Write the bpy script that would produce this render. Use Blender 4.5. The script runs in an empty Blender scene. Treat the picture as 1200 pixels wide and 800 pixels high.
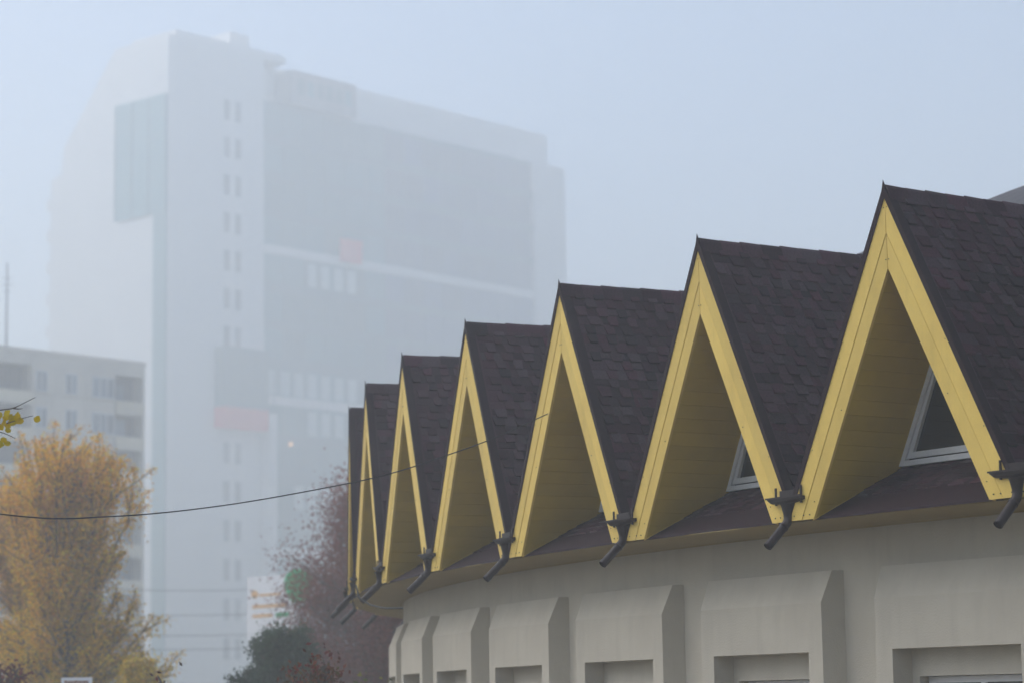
import bpy, math, random
import numpy as np
from mathutils import Matrix, Vector

random.seed(7)
rng = np.random.default_rng(7)
scene = bpy.context.scene
col = scene.collection
R_ = math.radians

# ------------------------------------------------------------------ camera
EYE = 1.65
cam_d = bpy.data.cameras.new('camera')
cam = bpy.data.objects.new('camera', cam_d)
col.objects.link(cam)
cam_d.lens = 86.6
cam_d.sensor_width = 36.0
cam_d.sensor_fit = 'HORIZONTAL'
cam_d.clip_start = 0.2
cam_d.clip_end = 4000
PITCH, ROLL = 0.1463, 0.0160
cam.matrix_world = (Matrix.Translation((0, 0, EYE)) @ Matrix.Rotation(math.pi / 2 + PITCH, 4, 'X')
                    @ Matrix.Rotation(-ROLL, 4, 'Z'))
cam_d.dof.use_dof = True
cam_d.dof.focus_distance = 25.5
cam_d.dof.aperture_fstop = 1.5
scene.camera = cam

# ------------------------------------------------------------------ sky, sun, exposure
SUN_EL, SUN_AZ = R_(46), R_(286)          # azimuth from +Y clockwise: the sun stands behind the fog on the left
world = bpy.data.worlds.new('World')
scene.world = world
world.use_nodes = True
wn = world.node_tree.nodes
wl = world.node_tree.links
bg = wn['Background']
sky = wn.new('ShaderNodeTexSky')
sky.sky_type = 'NISHITA'
sky.sun_disc = False
sky.sun_elevation = SUN_EL
sky.sun_rotation = SUN_AZ
sky.air_density = 0.85
sky.dust_density = 2.0
sky.ozone_density = 1.0
wl.new(sky.outputs[0], bg.inputs['Color'])
bg.inputs['Strength'].default_value = 0.15
sun_d = bpy.data.lights.new('sun', 'SUN')
sun = bpy.data.objects.new('sun', sun_d)
col.objects.link(sun)
sun_d.energy = 1.2
sun_d.angle = R_(80)
sun_d.color = (0.97, 1.0, 0.98)
sdir = Vector((math.sin(SUN_AZ) * math.cos(SUN_EL), math.cos(SUN_AZ) * math.cos(SUN_EL), math.sin(SUN_EL)))
sun.rotation_euler = sdir.to_track_quat('Z', 'Y').to_euler()
sun.location = (0, 0, 90)

scene.view_settings.view_transform = 'Standard'
scene.view_settings.look = 'None'
scene.view_settings.gamma = 1.0
scene.view_settings.exposure = 0.69
scene.view_settings.use_curve_mapping = False
cy = scene.cycles
cy.use_denoising = True
cy.max_bounces = 8
cy.diffuse_bounces = 3
cy.glossy_bounces = 2
cy.transmission_bounces = 2
cy.transparent_max_bounces = 4
cy.volume_bounces = 4
cy.use_adaptive_sampling = False
cy.sample_clamp_indirect = 4.0

# ------------------------------------------------------------------ materials
def material(name, c, rough=0.8, c2=None, scale=6.0, detail=6.0, bump=0.0, bump_scale=None, island=0.0, spec=0.3,
             stretch=None, metal=0.0, tint=0.0, streak=0.0):
    """Principled material; colour mixes c and c2 with noise, varies by piece (island), with a little relief."""
    m = bpy.data.materials.new(name)
    m.use_nodes = True
    nt = m.node_tree
    n, l = nt.nodes, nt.links
    p = n['Principled BSDF']
    p.inputs['Roughness'].default_value = rough
    p.inputs['Metallic'].default_value = metal
    p.inputs['Specular IOR Level'].default_value = spec
    tc = n.new('ShaderNodeTexCoord')
    src = tc.outputs['Object']
    if stretch:
        mp = n.new('ShaderNodeMapping')
        mp.inputs['Scale'].default_value = stretch
        l.new(src, mp.inputs['Vector'])
        src = mp.outputs[0]
    no = n.new('ShaderNodeTexNoise')
    no.inputs['Scale'].default_value = scale
    no.inputs['Detail'].default_value = detail
    no.inputs['Roughness'].default_value = 0.65
    l.new(src, no.inputs['Vector'])
    ramp = n.new('ShaderNodeMapRange')
    ramp.inputs['From Min'].default_value = 0.33
    ramp.inputs['From Max'].default_value = 0.67
    l.new(no.outputs['Fac'], ramp.inputs['Value'])
    mix = n.new('ShaderNodeMix')
    mix.data_type = 'RGBA'
    mix.inputs[6].default_value = (*c, 1)
    mix.inputs[7].default_value = (*(c2 or c), 1)
    l.new(ramp.outputs[0], mix.inputs[0])
    out = mix.outputs[2]
    if streak:                             # rain streaks and grime running down the face
        ms = n.new('ShaderNodeMapping'); ms.inputs['Scale'].default_value = (5, 5, 0.6)
        l.new(tc.outputs['Object'], ms.inputs['Vector'])
        ns = n.new('ShaderNodeTexNoise'); ns.inputs['Scale'].default_value = 1.0; ns.inputs['Detail'].default_value = 7
        ns.inputs['Roughness'].default_value = 0.7
        l.new(ms.outputs[0], ns.inputs['Vector'])
        rs = n.new('ShaderNodeMapRange')
        rs.inputs['From Min'].default_value = 0.50; rs.inputs['From Max'].default_value = 0.72
        rs.inputs['To Min'].default_value = 1.0; rs.inputs['To Max'].default_value = 1 - 1.6 * streak
        l.new(ns.outputs['Fac'], rs.inputs['Value'])
        hs = n.new('ShaderNodeHueSaturation')
        l.new(rs.outputs[0], hs.inputs['Value'])
        l.new(out, hs.inputs['Color'])
        out = hs.outputs[0]
    if island:
        geo = n.new('ShaderNodeNewGeometry')
        oi = n.new('ShaderNodeObjectInfo')
        ad = n.new('ShaderNodeMath'); ad.operation = 'ADD'
        l.new(geo.outputs['Random Per Island'], ad.inputs[0])
        l.new(oi.outputs['Random'], ad.inputs[1])
        fr = n.new('ShaderNodeMath'); fr.operation = 'FRACT'
        l.new(ad.outputs[0], fr.inputs[0])
        mr = n.new('ShaderNodeMapRange')
        mr.inputs['To Min'].default_value = 1 - island
        mr.inputs['To Max'].default_value = 1 + island
        l.new(fr.outputs[0], mr.inputs['Value'])
        hsv = n.new('ShaderNodeHueSaturation')
        l.new(mr.outputs[0], hsv.inputs['Value'])
        if tint:
            m2 = n.new('ShaderNodeMath'); m2.operation = 'MULTIPLY'; m2.inputs[1].default_value = 7.31
            l.new(fr.outputs[0], m2.inputs[0])
            f2 = n.new('ShaderNodeMath'); f2.operation = 'FRACT'
            l.new(m2.outputs[0], f2.inputs[0])
            mr2 = n.new('ShaderNodeMapRange')
            mr2.inputs['To Min'].default_value = 1 - tint
            mr2.inputs['To Max'].default_value = 1 + tint
            l.new(f2.outputs[0], mr2.inputs['Value'])
            l.new(mr2.outputs[0], hsv.inputs['Saturation'])
        l.new(out, hsv.inputs['Color'])
        out = hsv.outputs[0]
    l.new(out, p.inputs['Base Color'])
    if bump:
        nb = n.new('ShaderNodeTexNoise')
        nb.inputs['Scale'].default_value = bump_scale or scale * 8
        nb.inputs['Detail'].default_value = 5
        l.new(src, nb.inputs['Vector'])
        bp = n.new('ShaderNodeBump')
        bp.inputs['Strength'].default_value = bump
        bp.inputs['Distance'].default_value = 0.01
        l.new(nb.outputs['Fac'], bp.inputs['Height'])
        l.new(bp.outputs[0], p.inputs['Normal'])
    return m

def leaf_material(name, trans=0.45):
    m = bpy.data.materials.new(name)
    m.use_nodes = True
    n, l = m.node_tree.nodes, m.node_tree.links
    n.remove(n['Principled BSDF'])
    at = n.new('ShaderNodeAttribute'); at.attribute_name = 'tint'
    d = n.new('ShaderNodeBsdfDiffuse'); t = n.new('ShaderNodeBsdfTranslucent')
    mx = n.new('ShaderNodeMixShader'); mx.inputs[0].default_value = trans
    l.new(at.outputs['Color'], d.inputs[0]); l.new(at.outputs['Color'], t.inputs[0])
    l.new(d.outputs[0], mx.inputs[1]); l.new(t.outputs[0], mx.inputs[2])
    l.new(mx.outputs[0], n['Material Output'].inputs[0])
    return m

M = {}
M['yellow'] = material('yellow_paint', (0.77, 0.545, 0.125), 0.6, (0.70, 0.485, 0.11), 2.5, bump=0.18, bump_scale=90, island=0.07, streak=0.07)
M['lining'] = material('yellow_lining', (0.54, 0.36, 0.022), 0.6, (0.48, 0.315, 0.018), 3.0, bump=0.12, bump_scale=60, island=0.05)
M['shingle'] = material('brown_shingle', (0.038, 0.019, 0.024), 0.92, (0.066, 0.034, 0.041), 40.0, bump=0.5, bump_scale=160, island=0.45, spec=0.1, tint=0.3)
M['dome'] = material('grey_shingle', (0.075, 0.072, 0.080), 0.95, (0.11, 0.105, 0.11), 3.0, bump=0.5, bump_scale=30, spec=0.2)
M['brown'] = material('brown_metal', (0.020, 0.009, 0.011), 0.7, (0.027, 0.012, 0.015), 12.0, spec=0.1, bump=0.05)
M['spout'] = material('brown_pipe', (0.016, 0.009, 0.009), 0.5, (0.026, 0.014, 0.013), 15.0, spec=0.3, bump=0.08)
M['plaster'] = material('cream_plaster', (0.52, 0.475, 0.385), 0.9, (0.465, 0.42, 0.34), 1.2, bump=0.45, bump_scale=55, spec=0.2, streak=0.05)
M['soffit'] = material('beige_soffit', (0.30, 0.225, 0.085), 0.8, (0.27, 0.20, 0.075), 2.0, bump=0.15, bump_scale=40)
M['pvc'] = material('white_pvc', (0.70, 0.70, 0.70), 0.35, (0.64, 0.64, 0.64), 8.0)
M['pane'] = material('dark_glass', (0.012, 0.013, 0.013), 0.06, (0.018, 0.018, 0.017), 3.0, spec=0.5)
M['ground'] = material('asphalt', (0.050, 0.050, 0.050), 0.95, (0.075, 0.073, 0.070), 0.3, bump=0.4, bump_scale=20)
M['concrete'] = material('pavement_concrete', (0.30, 0.265, 0.22), 0.95, (0.22, 0.195, 0.165), 0.6, bump=0.4, bump_scale=20)  # unseen paving, pale warm tone set to bounce light up under the eaves
M['grass'] = material('autumn_grass', (0.050, 0.055, 0.020), 0.95, (0.11, 0.085, 0.030), 0.8, bump=0.6, bump_scale=12)
M['tower_white'] = material('white_cladding', (0.82, 0.81, 0.80), 0.7, (0.77, 0.76, 0.76), 0.15)
M['tower_glass'] = material('teal_glass', (0.004, 0.13, 0.17), 0.4, (0.008, 0.17, 0.20), 0.2, island=0.35, spec=0.5)
M['blue_glass'] = material('blue_glass', (0.004, 0.05, 0.15), 0.4, (0.008, 0.07, 0.19), 0.2, island=0.35, spec=0.5)
M['mullion'] = material('grey_mullion', (0.03, 0.13, 0.18), 0.5, (0.04, 0.16, 0.21), 1.0)
M['tower_dark'] = material('dark_window', (0.16, 0.17, 0.19), 0.3, (0.22, 0.23, 0.25), 1.0, island=0.3)
M['red_panel'] = material('red_panel', (0.85, 0.015, 0.05), 0.7, (0.80, 0.015, 0.045), 0.5)
M['panel'] = material('concrete_panel', (0.80, 0.73, 0.62), 0.9, (0.72, 0.65, 0.56), 0.5, bump=0.2, bump_scale=10, island=0.06)
M['balcony'] = material('balcony_front', (0.84, 0.74, 0.57), 0.85, (0.76, 0.67, 0.52), 0.6, island=0.12)
M['blind'] = material('window_blind', (0.55, 0.64, 0.64), 0.8, (0.48, 0.58, 0.60), 0.5)
M['block_glass'] = material('flat_window_glass', (0.16, 0.20, 0.24), 0.12, (0.24, 0.28, 0.32), 0.8, island=0.4, spec=0.5)
M['loggia'] = material('loggia_wall', (0.13, 0.12, 0.13), 0.9, (0.09, 0.085, 0.09), 1.0)
M['bark'] = material('bark', (0.075, 0.058, 0.045), 0.95, (0.12, 0.095, 0.075), 4.0, bump=0.6, bump_scale=25, stretch=(1, 1, 0.25))
M['leaf'] = leaf_material('leaves')
M['wire'] = material('black_cable', (0.012, 0.014, 0.014), 0.6)
M['steel'] = material('galvanised_steel', (0.22, 0.23, 0.24), 0.5, (0.28, 0.29, 0.30), 6.0, metal=0.4)
M['board'] = material('white_board', (0.88, 0.88, 0.90), 0.5, (0.84, 0.84, 0.86), 1.0)
M['orange'] = material('orange_print', (0.78, 0.50, 0.26), 0.6)
M['green'] = material('green_print', (0.03, 0.36, 0.14), 0.6, (0.05, 0.42, 0.18), 0.8)
M['signbrown'] = material('brown_print', (0.28, 0.13, 0.06), 0.6)
lm = bpy.data.materials.new('warm_lamp'); lm.use_nodes = True
lp = lm.node_tree.nodes['Principled BSDF']
lp.inputs['Base Color'].default_value = (0.8, 0.5, 0.3, 1)
lp.inputs['Emission Color'].default_value = (1.0, 0.55, 0.25, 1)
lp.inputs['Emission Strength'].default_value = 2.2
M['lamp'] = lm

# ------------------------------------------------------------------ mesh helpers
class MB:
    def __init__(self):
        self.v, self.f = [], []
    def add(self, vs, fs):
        o = len(self.v)
        self.v += [tuple(map(float, q)) for q in vs]
        self.f += [tuple(i + o for i in f) for f in fs]
        return self
    def box(self, a, b):
        (x0, y0, z0), (x1, y1, z1) = a, b
        return self.add([(x0, y0, z0), (x1, y0, z0), (x1, y1, z0), (x0, y1, z0), (x0, y0, z1), (x1, y0, z1), (x1, y1, z1), (x0, y1, z1)],
                        [(3, 2, 1, 0), (4, 5, 6, 7), (0, 1, 5, 4), (1, 2, 6, 5), (2, 3, 7, 6), (3, 0, 4, 7)])
    def prism(self, poly, d):
        """poly: 3-D points; extruded along vector d."""
        n = len(poly)
        q = [(p[0] + d[0], p[1] + d[1], p[2] + d[2]) for p in poly]
        return self.add(list(poly) + q, [tuple(range(n))[::-1], tuple(range(n, 2 * n))] +
                        [(i, (i + 1) % n, n + (i + 1) % n, n + i) for i in range(n)])
    def tube(self, pts, rad, seg=8, caps=True):
        pts = [Vector(p) for p in pts]
        rr = rad if hasattr(rad, '__len__') else [rad] * len(pts)
        vs, fs = [], []
        ref = None
        for i, p in enumerate(pts):
            t = (pts[min(i + 1, len(pts) - 1)] - pts[max(i - 1, 0)]).normalized()
            if ref is None:
                ref = Vector((0, 0, 1)) if abs(t.z) < 0.9 else Vector((1, 0, 0))
            u = (ref - t * ref.dot(t)).normalized()
            w = t.cross(u)
            ref = u
            for k in range(seg):
                a = 2 * math.pi * k / seg
                vs.append(p + (u * math.cos(a) + w * math.sin(a)) * rr[i])
        for i in range(len(pts) - 1):
            for k in range(seg):
                a, b = i * seg + k, i * seg + (k + 1) % seg
                fs.append((a, b, b + seg, a + seg))
        if caps:
            fs.append(tuple(range(seg))[::-1])
            fs.append(tuple(range((len(pts) - 1) * seg, len(pts) * seg)))
        return self.add(vs, fs)
    def mesh(self, name, mat, smooth=False):
        me = bpy.data.meshes.new(name)
        me.from_pydata(self.v, [], self.f)
        me.materials.append(M[mat])
        if smooth:
            me.polygons.foreach_set('use_smooth', [True] * len(me.polygons))
        me.update()
        return me

def link(name, me, parent=None, kind=None):
    o = bpy.data.objects.new(name, me)
    col.objects.link(o)
    if parent is not None:
        o.parent = parent
    if kind:
        o['kind'] = kind
    return o

def part(name, mb, mat, parent=None, smooth=False, kind=None):
    return link(name, mb.mesh(name, mat, smooth), parent, kind)

def empty(name, loc=(0, 0, 0), rz=0.0):
    o = bpy.data.objects.new(name, None)
    col.objects.link(o)
    o.location = loc
    o.rotation_euler = (0, 0, rz)
    o.empty_display_size = 0.3
    return o

def tag(o, label, cat, group=None):
    o['label'] = label
    o['category'] = cat
    if group:
        o['group'] = group
    return o

# ------------------------------------------------------------------ ground
g = MB().add([(-800, -800, 0), (800, -800, 0), (800, 800, 0), (-800, 800, 0)], [(0, 1, 2, 3)])
o = part('ground', g, 'grass'); o['kind'] = 'structure'
g = MB().add([(-60, -30, 0.004), (40, -30, 0.004), (40, 8, 0.004), (-60, 14, 0.004)], [(0, 1, 2, 3)])
o = part('road', g, 'ground'); o['kind'] = 'structure'
g = MB()
NS = 150
CX, CY, RR = 34.3568, 44.9017, 37.2821
ring = []
for i in range(NS):
    a = 2 * math.pi * i / NS
    ring += [(CX + 36.3 * math.cos(a), CY + 36.3 * math.sin(a), 0.008), (CX + 42.0 * math.cos(a), CY + 42.0 * math.sin(a), 0.008)]
g.add(ring, [(2 * i, 2 * i + 1, (2 * i + 3) % (2 * NS), (2 * i + 2) % (2 * NS)) for i in range(NS)])
o = part('pavement', g, 'concrete'); o['kind'] = 'structure'

# ------------------------------------------------------------------ round building with gables
A0, NG = 3.7468, 75
DA = 2 * math.pi / NG
RA = RR * math.cos(DA / 2)              # apothem: distance of the gable planes from the centre
HW = RR * math.sin(DA / 2)              # half width of a gable
TD = math.tan(DA / 2)
SL = 1.94                               # dz / dt of the gable slopes
SLN = math.hypot(1, SL)
Z_BOT, Z_IN, Z_YEL, Z_DECK = 3.45, 5.80, 6.527, 6.585
L_END, L_WIN = 5.0, 0.95
SK = 0.548                              # rise of the skirt roof per metre inwards
building = empty('round_building', (CX, CY, 0))
tag(building, 'low round cream building crowned by a ring of pointed yellow gables with dark shingles', 'building')

def frame(k, r=RA):
    """local x = along the ring (to the right seen from outside), y = inwards, z up."""
    a = A0 - DA * k
    return (r * math.cos(a), r * math.sin(a), 0), a + math.pi / 2

def lathe(name, prof, mat, seg=300, smooth=True, parent=building):
    vs, fs = [], []
    n = len(prof)
    for i in range(seg):
        a = 2 * math.pi * i / seg
        vs += [(r * math.cos(a), r * math.sin(a), z) for r, z in prof]
    for i in range(seg):
        for j in range(n - 1):
            a, b = i * n + j, ((i + 1) % seg) * n + j
            fs.append((a, b, b + 1, a + 1))
    return part(name, MB().add(vs, fs), mat, parent, smooth)

# wall with window openings
RW_, RF = 36.37, 36.63
stops = [-.5, -.4, -.285, -.25, -.125, 0, .125, .25, .285, .4]
zs = [0, 0.85, 1.87, 3.0, 3.44]
vs, fs = [], []
ang = [A0 - DA * (k + s) for k in range(NG) for s in stops]
for a in ang:
    vs += [(RW_ * math.cos(a), RW_ * math.sin(a), z) for z in zs]
nz, na = len(zs), len(ang)
for i in range(na):
    s = stops[i % len(stops)]
    k = i // len(stops)
    for j in range(nz - 1):
        if j == 1 and -.2501 < s < .2499 and (k <= 10 or k >= NG - 4):
            continue
        a, b = i * nz + j, ((i + 1) % na) * nz + j
        fs.append((a, a + 1, b + 1, b))
part('wall', MB().add(vs, fs), 'plaster', building)
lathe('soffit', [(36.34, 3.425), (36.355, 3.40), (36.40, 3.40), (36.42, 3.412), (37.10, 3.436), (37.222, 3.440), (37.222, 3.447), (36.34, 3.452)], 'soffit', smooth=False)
dome_prof = [(33.0, 3.4)]
for i in range(0, 41):
    p = math.pi / 2 * i / 40
    dome_prof.append((33.0 * math.cos(p), 5.5 + 7.0 * math.sin(p)))
lathe('dome_roof', dome_prof, 'dome', 200)

# --- meshes shared by all gables
def pc(poly, z0):
    return poly
def board_poly(zt, zb):
    """band below the line z = zt - SL t and above z = zb - SL t, cut at the centre, at Z_BOT and at the joint."""
    tE = HW - 0.003
    pts = [(0.003, zt), ]
    if zt - SL * tE > Z_BOT:
        pts += [(tE, zt - SL * tE)]
        pts += [(tE, max(Z_BOT, zb - SL * tE))] if zb - SL * tE <= Z_BOT else [(tE, zb - SL * tE)]
    else:
        pts += [((zt - Z_BOT) / SL, Z_BOT)]
    if zb - SL * tE < Z_BOT:
        pts += [((zb - Z_BOT) / SL, Z_BOT)]
    pts += [(0.003, zb)]
    return pts
Z_MID = (Z_YEL + Z_IN) / 2 - 0.02
def board_mesh(zt, zb, sgn, y0, y1):
    p = board_poly(zt, zb)
    if sgn < 0:
        p = [(-t, z) for t, z in p][::-1]
    return MB().prism([(t, y0, z) for t, z in p], (0, y1 - y0, 0)).mesh('rake_board', 'yellow')
boards = [board_mesh(Z_YEL, Z_MID + 0.007, s, -0.034, 0.0) for s in (1, -1)] + [board_mesh(Z_MID - 0.007, Z_IN, s, -0.030, 0.0) for s in (1, -1)]
backing = MB()
for s in (1, -1):
    p = board_poly(Z_DECK - 0.02, Z_IN + 0.03)
    p = p if s > 0 else [(-t, z) for t, z in p][::-1]
    backing.prism([(t, 0.004, z) for t, z in p], (0, 0.05, 0))
backing_me = backing.mesh('gable_backing', 'brown')
# nail heads on the boards
nails = MB()
for s in (1, -1):
    for tt in (0.0, 0.72, 1.17):
        for zz in (Z_YEL - 0.12, Z_IN + 0.09):
            z = zz - SL * tt
            if z > Z_BOT + .02:
                nails.box((s * tt + (0.02 if s > 0 else -0.02) - 0.004, -0.037, z - 0.004), (s * tt + (0.02 if s > 0 else -0.02) + 0.004, -0.030, z + 0.004))
for tt in (1.27, 1.36, 1.50):
    for s in (1, -1):
        nails.box((s * tt - .006, -.037, 3.49), (s * tt + .006, -.030, 3.502))
nails_me = nails.mesh('nail_heads', 'spout')

# roof deck: right and left slope, down to the valley with the neighbour
def slope_pt(sgn, L, v, h=0.0):
    """point on the roof slope: L inwards, v down the slope from the ridge, h above the surface."""
    t = v / SLN
    return (sgn * (t + h * SL / SLN), L, Z_DECK - SL * t + h / SLN)
def v_valley(L):
    return (RA - L) * TD * SLN
deck = MB()
for s in (1, -1):
    deck.add([slope_pt(s, 0.0, 0), slope_pt(s, L_END, 0), slope_pt(s, L_END, v_valley(L_END)), slope_pt(s, 0.0, v_valley(0))],
             [(0, 1, 2, 3) if s > 0 else (3, 2, 1, 0)])
deck_me = deck.mesh('gable_dormer', 'shingle')

EXPO = 0.128
TEETH = []                                # tooth mesh variants, origin at the middle of the upper edge, on the slope
for w0, w1 in ((.13, .10), (.14, .11), (.16, .13), (.13, .105), (.17, .135), (.15, .12)):
    TEETH.append((w0, w1))
def tooth_geo(sgn, L, v, var):
    w0, w1 = TEETH[var]                   # wide at top, narrower at the bottom edge
    a, b = w0 / 2, w1 / 2
    P = lambda l, vv, h: slope_pt(sgn, L + l, v + vv, h)
    e = EXPO + 0.012
    top = [P(-a, -0.01, 0.006), P(a, -0.01, 0.006), P(b, e, 0.034), P(-b, e, 0.034)]
    bot = [P(-a, -0.01, 0.0), P(a, -0.01, 0.0), P(b, e, 0.0005), P(-b, e, 0.0005)]
    fs = [(0, 1, 2, 3), (2, 6, 7, 3), (1, 5, 6, 2), (3, 7, 4, 0)]
    if sgn < 0:
        fs = [f[::-1] for f in fs]
    return top + bot, fs
def course_layout(seed):
    r = random.Random(seed)
    out = []
    n = int(v_valley(0) / EXPO) + 1
    for i in range(n):
        v = 0.03 + i * EXPO
        L = 0.14 + r.uniform(-.02, 0.26)
        while L < L_END - 0.1:
            var = r.randrange(6)
            if v + EXPO < v_valley(L) - 0.02:
                out.append((L, v, var))
            L += TEETH[var][0] + r.choice((.08, .10, .12, .13))
    return out
def base_courses(sgn, mb):
    """the lower layer: one lapped strip per course, broken into shingles."""
    r = random.Random(sgn * 5 + 9)
    n = int(v_valley(0) / EXPO) + 1
    for i in range(n):
        v = 0.03 + i * EXPO
        L = 0.09
        while L < L_END:
            w = r.uniform(.25, .55)
            L1 = min(L + w, L_END)
            dv = EXPO * r.choice((0.0, 0.0, .35))
            if v + EXPO < v_valley(L1):
                e = v + EXPO + 0.01 - dv
                P = lambda l, vv, h: slope_pt(sgn, l, vv, h)
                vs = [P(L, v - .01, .002), P(L1, v - .01, .002), P(L1, e, .009), P(L, e, .009), P(L1, e, 0), P(L, e, 0)]
                fs = [(0, 1, 2, 3), (3, 2, 4, 5)]
                mb.add(vs, [f if sgn > 0 else f[::-1] for f in fs])
            L = L1
base_me = MB(); base_courses(1, base_me); base_courses(-1, base_me); base_me = base_me.mesh('shingle_underlayer', 'shingle')
layouts = [course_layout(s) for s in (11, 12, 13, 14)]
left_me = MB()
for L, v, var in course_layout(21):
    left_me.add(*tooth_geo(-1, L, v, var))
left_me = left_me.mesh('shingle_field', 'shingle')
right_field = []
for lay in layouts:
    mb = MB()
    for L, v, var in lay:
        mb.add(*tooth_geo(1, L, v, var))
    right_field.append(mb.mesh('shingle_field', 'shingle'))
tooth_me = []
for var in range(6):
    vs, fs = tooth_geo(1, 0, 0, var)
    o0 = slope_pt(1, 0, 0)
    tooth_me.append(MB().add([(x - o0[0], y - o0[1], z - o0[2]) for x, y, z in vs], fs).mesh('shingle', 'shingle'))
# ridge caps: folded pieces lapped along the ridge
caps = []
for q in range(2):
    h0, h1 = (.026, .031) if q else (.027, .036)
    a = .15
    vs, fs = [], []
    for (yy, h) in ((0, h1), (.30, h0)):
        vs += [slope_pt(-1, yy, a, h * .55), slope_pt(-1, yy, 0.004, h), (0, yy, Z_DECK + h * 1.1 + .012), slope_pt(1, yy, 0.004, h), slope_pt(1, yy, a, h * .55)]
    vs += [slope_pt(-1, 0, a, 0), slope_pt(1, 0, a, 0), slope_pt(-1, .30, a, 0), slope_pt(1, .30, a, 0)]
    fs = [(0, 1, 6, 5), (1, 2, 7, 6), (2, 3, 8, 7), (3, 4, 9, 8), (4, 11, 13, 9), (0, 5, 12, 10), (0, 10, 11, 4, 3, 2, 1)]
    caps.append(MB().add(vs, fs).mesh('ridge_cap', 'shingle'))
# brown metal rake trim with its pointed tip
trim = MB()
def rake_strip(mb, s):
    tE = HW - 0.004
    zt = Z_DECK + 0.045
    a = [(0, zt), (tE, zt - SL * tE), (tE, zt - 0.125 - SL * tE), (0, zt - 0.125)]
    a = [(s * t, z) for t, z in a]
    if s < 0:
        a = a[::-1]
    mb.prism([(t, -0.046, z) for t, z in a], (0, 0.012, 0))
    # flange lying on the slope
    b = [slope_pt(s, -.034, .0, .021), slope_pt(s, .06, .0, .021), slope_pt(s, .06, v_valley(.06), .021), slope_pt(s, -.034, v_valley(0) - .01, .021)]
    c = [slope_pt(s, -.034, .0, .012), slope_pt(s, .06, .0, .012), slope_pt(s, .06, v_valley(.06), .012), slope_pt(s, -.034, v_valley(0) - .01, .012)]
    mb.add(b + c, [(0, 1, 2, 3) if s > 0 else (3, 2, 1, 0), (1, 5, 6, 2), (0, 3, 7, 4), (2, 6, 7, 3)])
rake_strip(trim, 1); rake_strip(trim, -1)
trim.add([(-.028, -.047, Z_DECK - .01), (.028, -.047, Z_DECK - .01), (0.0, -.047, Z_DECK + .10), (-.02, -.02, Z_DECK - .0), (.02, -.02, Z_DECK), ],
         [(0, 1, 2), (1, 4, 2), (4, 3, 2), (3, 0, 2)])
trim_me = trim.mesh('rake_trim', 'brown')

# lining planks on the inside of the gable, cut along the skirt roof
def lining_pt(s, L, z, h=0.0):
    t = (Z_IN - z) / SL
    return (s * (t + h * SL / SLN), L, z + h / SLN)
def clip_plank(z0, z1):
    """plank between heights z0 and z1, L from 0 to L_WIN, above the skirt line z = Z_BOT + SK L."""
    poly = [(0, z0), (L_WIN, z0), (L_WIN, z1), (0, z1)]
    f = lambda p: p[1] - (Z_BOT + 0.004 + SK * p[0])
    out = []
    for i, p in enumerate(poly):
        q = poly[(i + 1) % 4]
        a, b = f(p), f(q)
        if a >= 0:
            out.append(p)
        if a * b < 0:
            u = a / (a - b)
            out.append((p[0] + (q[0] - p[0]) * u, p[1] + (q[1] - p[1]) * u))
    return out
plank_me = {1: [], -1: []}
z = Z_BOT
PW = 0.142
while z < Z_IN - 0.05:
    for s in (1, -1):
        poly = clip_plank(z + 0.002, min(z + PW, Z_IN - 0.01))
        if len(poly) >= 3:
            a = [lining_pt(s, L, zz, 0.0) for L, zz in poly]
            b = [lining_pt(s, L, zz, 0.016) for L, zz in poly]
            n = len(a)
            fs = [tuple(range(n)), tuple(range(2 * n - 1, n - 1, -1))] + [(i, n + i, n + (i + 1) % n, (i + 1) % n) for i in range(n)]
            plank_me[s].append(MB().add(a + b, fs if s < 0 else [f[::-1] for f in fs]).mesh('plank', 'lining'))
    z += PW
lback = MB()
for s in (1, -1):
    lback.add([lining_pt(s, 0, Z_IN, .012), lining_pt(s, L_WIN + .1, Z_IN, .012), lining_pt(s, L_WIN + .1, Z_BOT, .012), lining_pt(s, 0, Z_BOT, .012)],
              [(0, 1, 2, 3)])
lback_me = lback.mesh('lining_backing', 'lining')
edge_me = []                               # pale trim along the lower edge of the lining
for s in (1, -1):
    pa = lining_pt(s, 0, Z_BOT, -.004); pb = lining_pt(s, .46, Z_BOT + SK * .46, -.004)
    edge_me.append(MB().prism([pa, pb, (pb[0] + s * .05, pb[1], pb[2] - .012), (pa[0] + s * .05, pa[1], pa[2] - .012)], (0, 0, 0.014)).mesh('lining_edge', 'yellow'))

# skirt roof below the gable window: metal flashing, then shingles
def skirt_pt(t, L, h=0.0):
    return (t, L, Z_BOT + SK * L + 0.002 + h)
TW = 1.33
flash = MB().add([skirt_pt(-TW, .03), skirt_pt(TW, .03), skirt_pt(TW, .44), skirt_pt(-TW, .44)], [(0, 1, 2, 3)])
flash.add([skirt_pt(-TW, .03), skirt_pt(TW, .03), (TW, .024, 3.443), (-TW, .024, 3.443)], [(3, 2, 1, 0)])
flash_me = flash.mesh('skirt_flashing', 'brown')
sk = MB().add([skirt_pt(-TW, .44, -.004), skirt_pt(TW, .44, -.004), skirt_pt(TW, 1.1, -.004), skirt_pt(-TW, 1.1, -.004)], [(0, 1, 2, 3)])
rr = random.Random(4)
for i in range(5):
    L0 = .40 + i * .12
    t = -TW + rr.uniform(0, .1)
    while t < TW - .2:
        w = rr.choice((.13, .17, .21))
        sk.add([skirt_pt(t, L0, .014), skirt_pt(t + w, L0, .014), skirt_pt(t + w, L0 + .13, .004), skirt_pt(t, L0 + .13, .004),
                skirt_pt(t, L0, 0), skirt_pt(t + w, L0, 0)], [(0, 1, 2, 3), (4, 5, 1, 0)])
        t += w + rr.choice((.03, .08, .12))
sk_me = sk.mesh('skirt_shingles', 'shingle')

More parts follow.
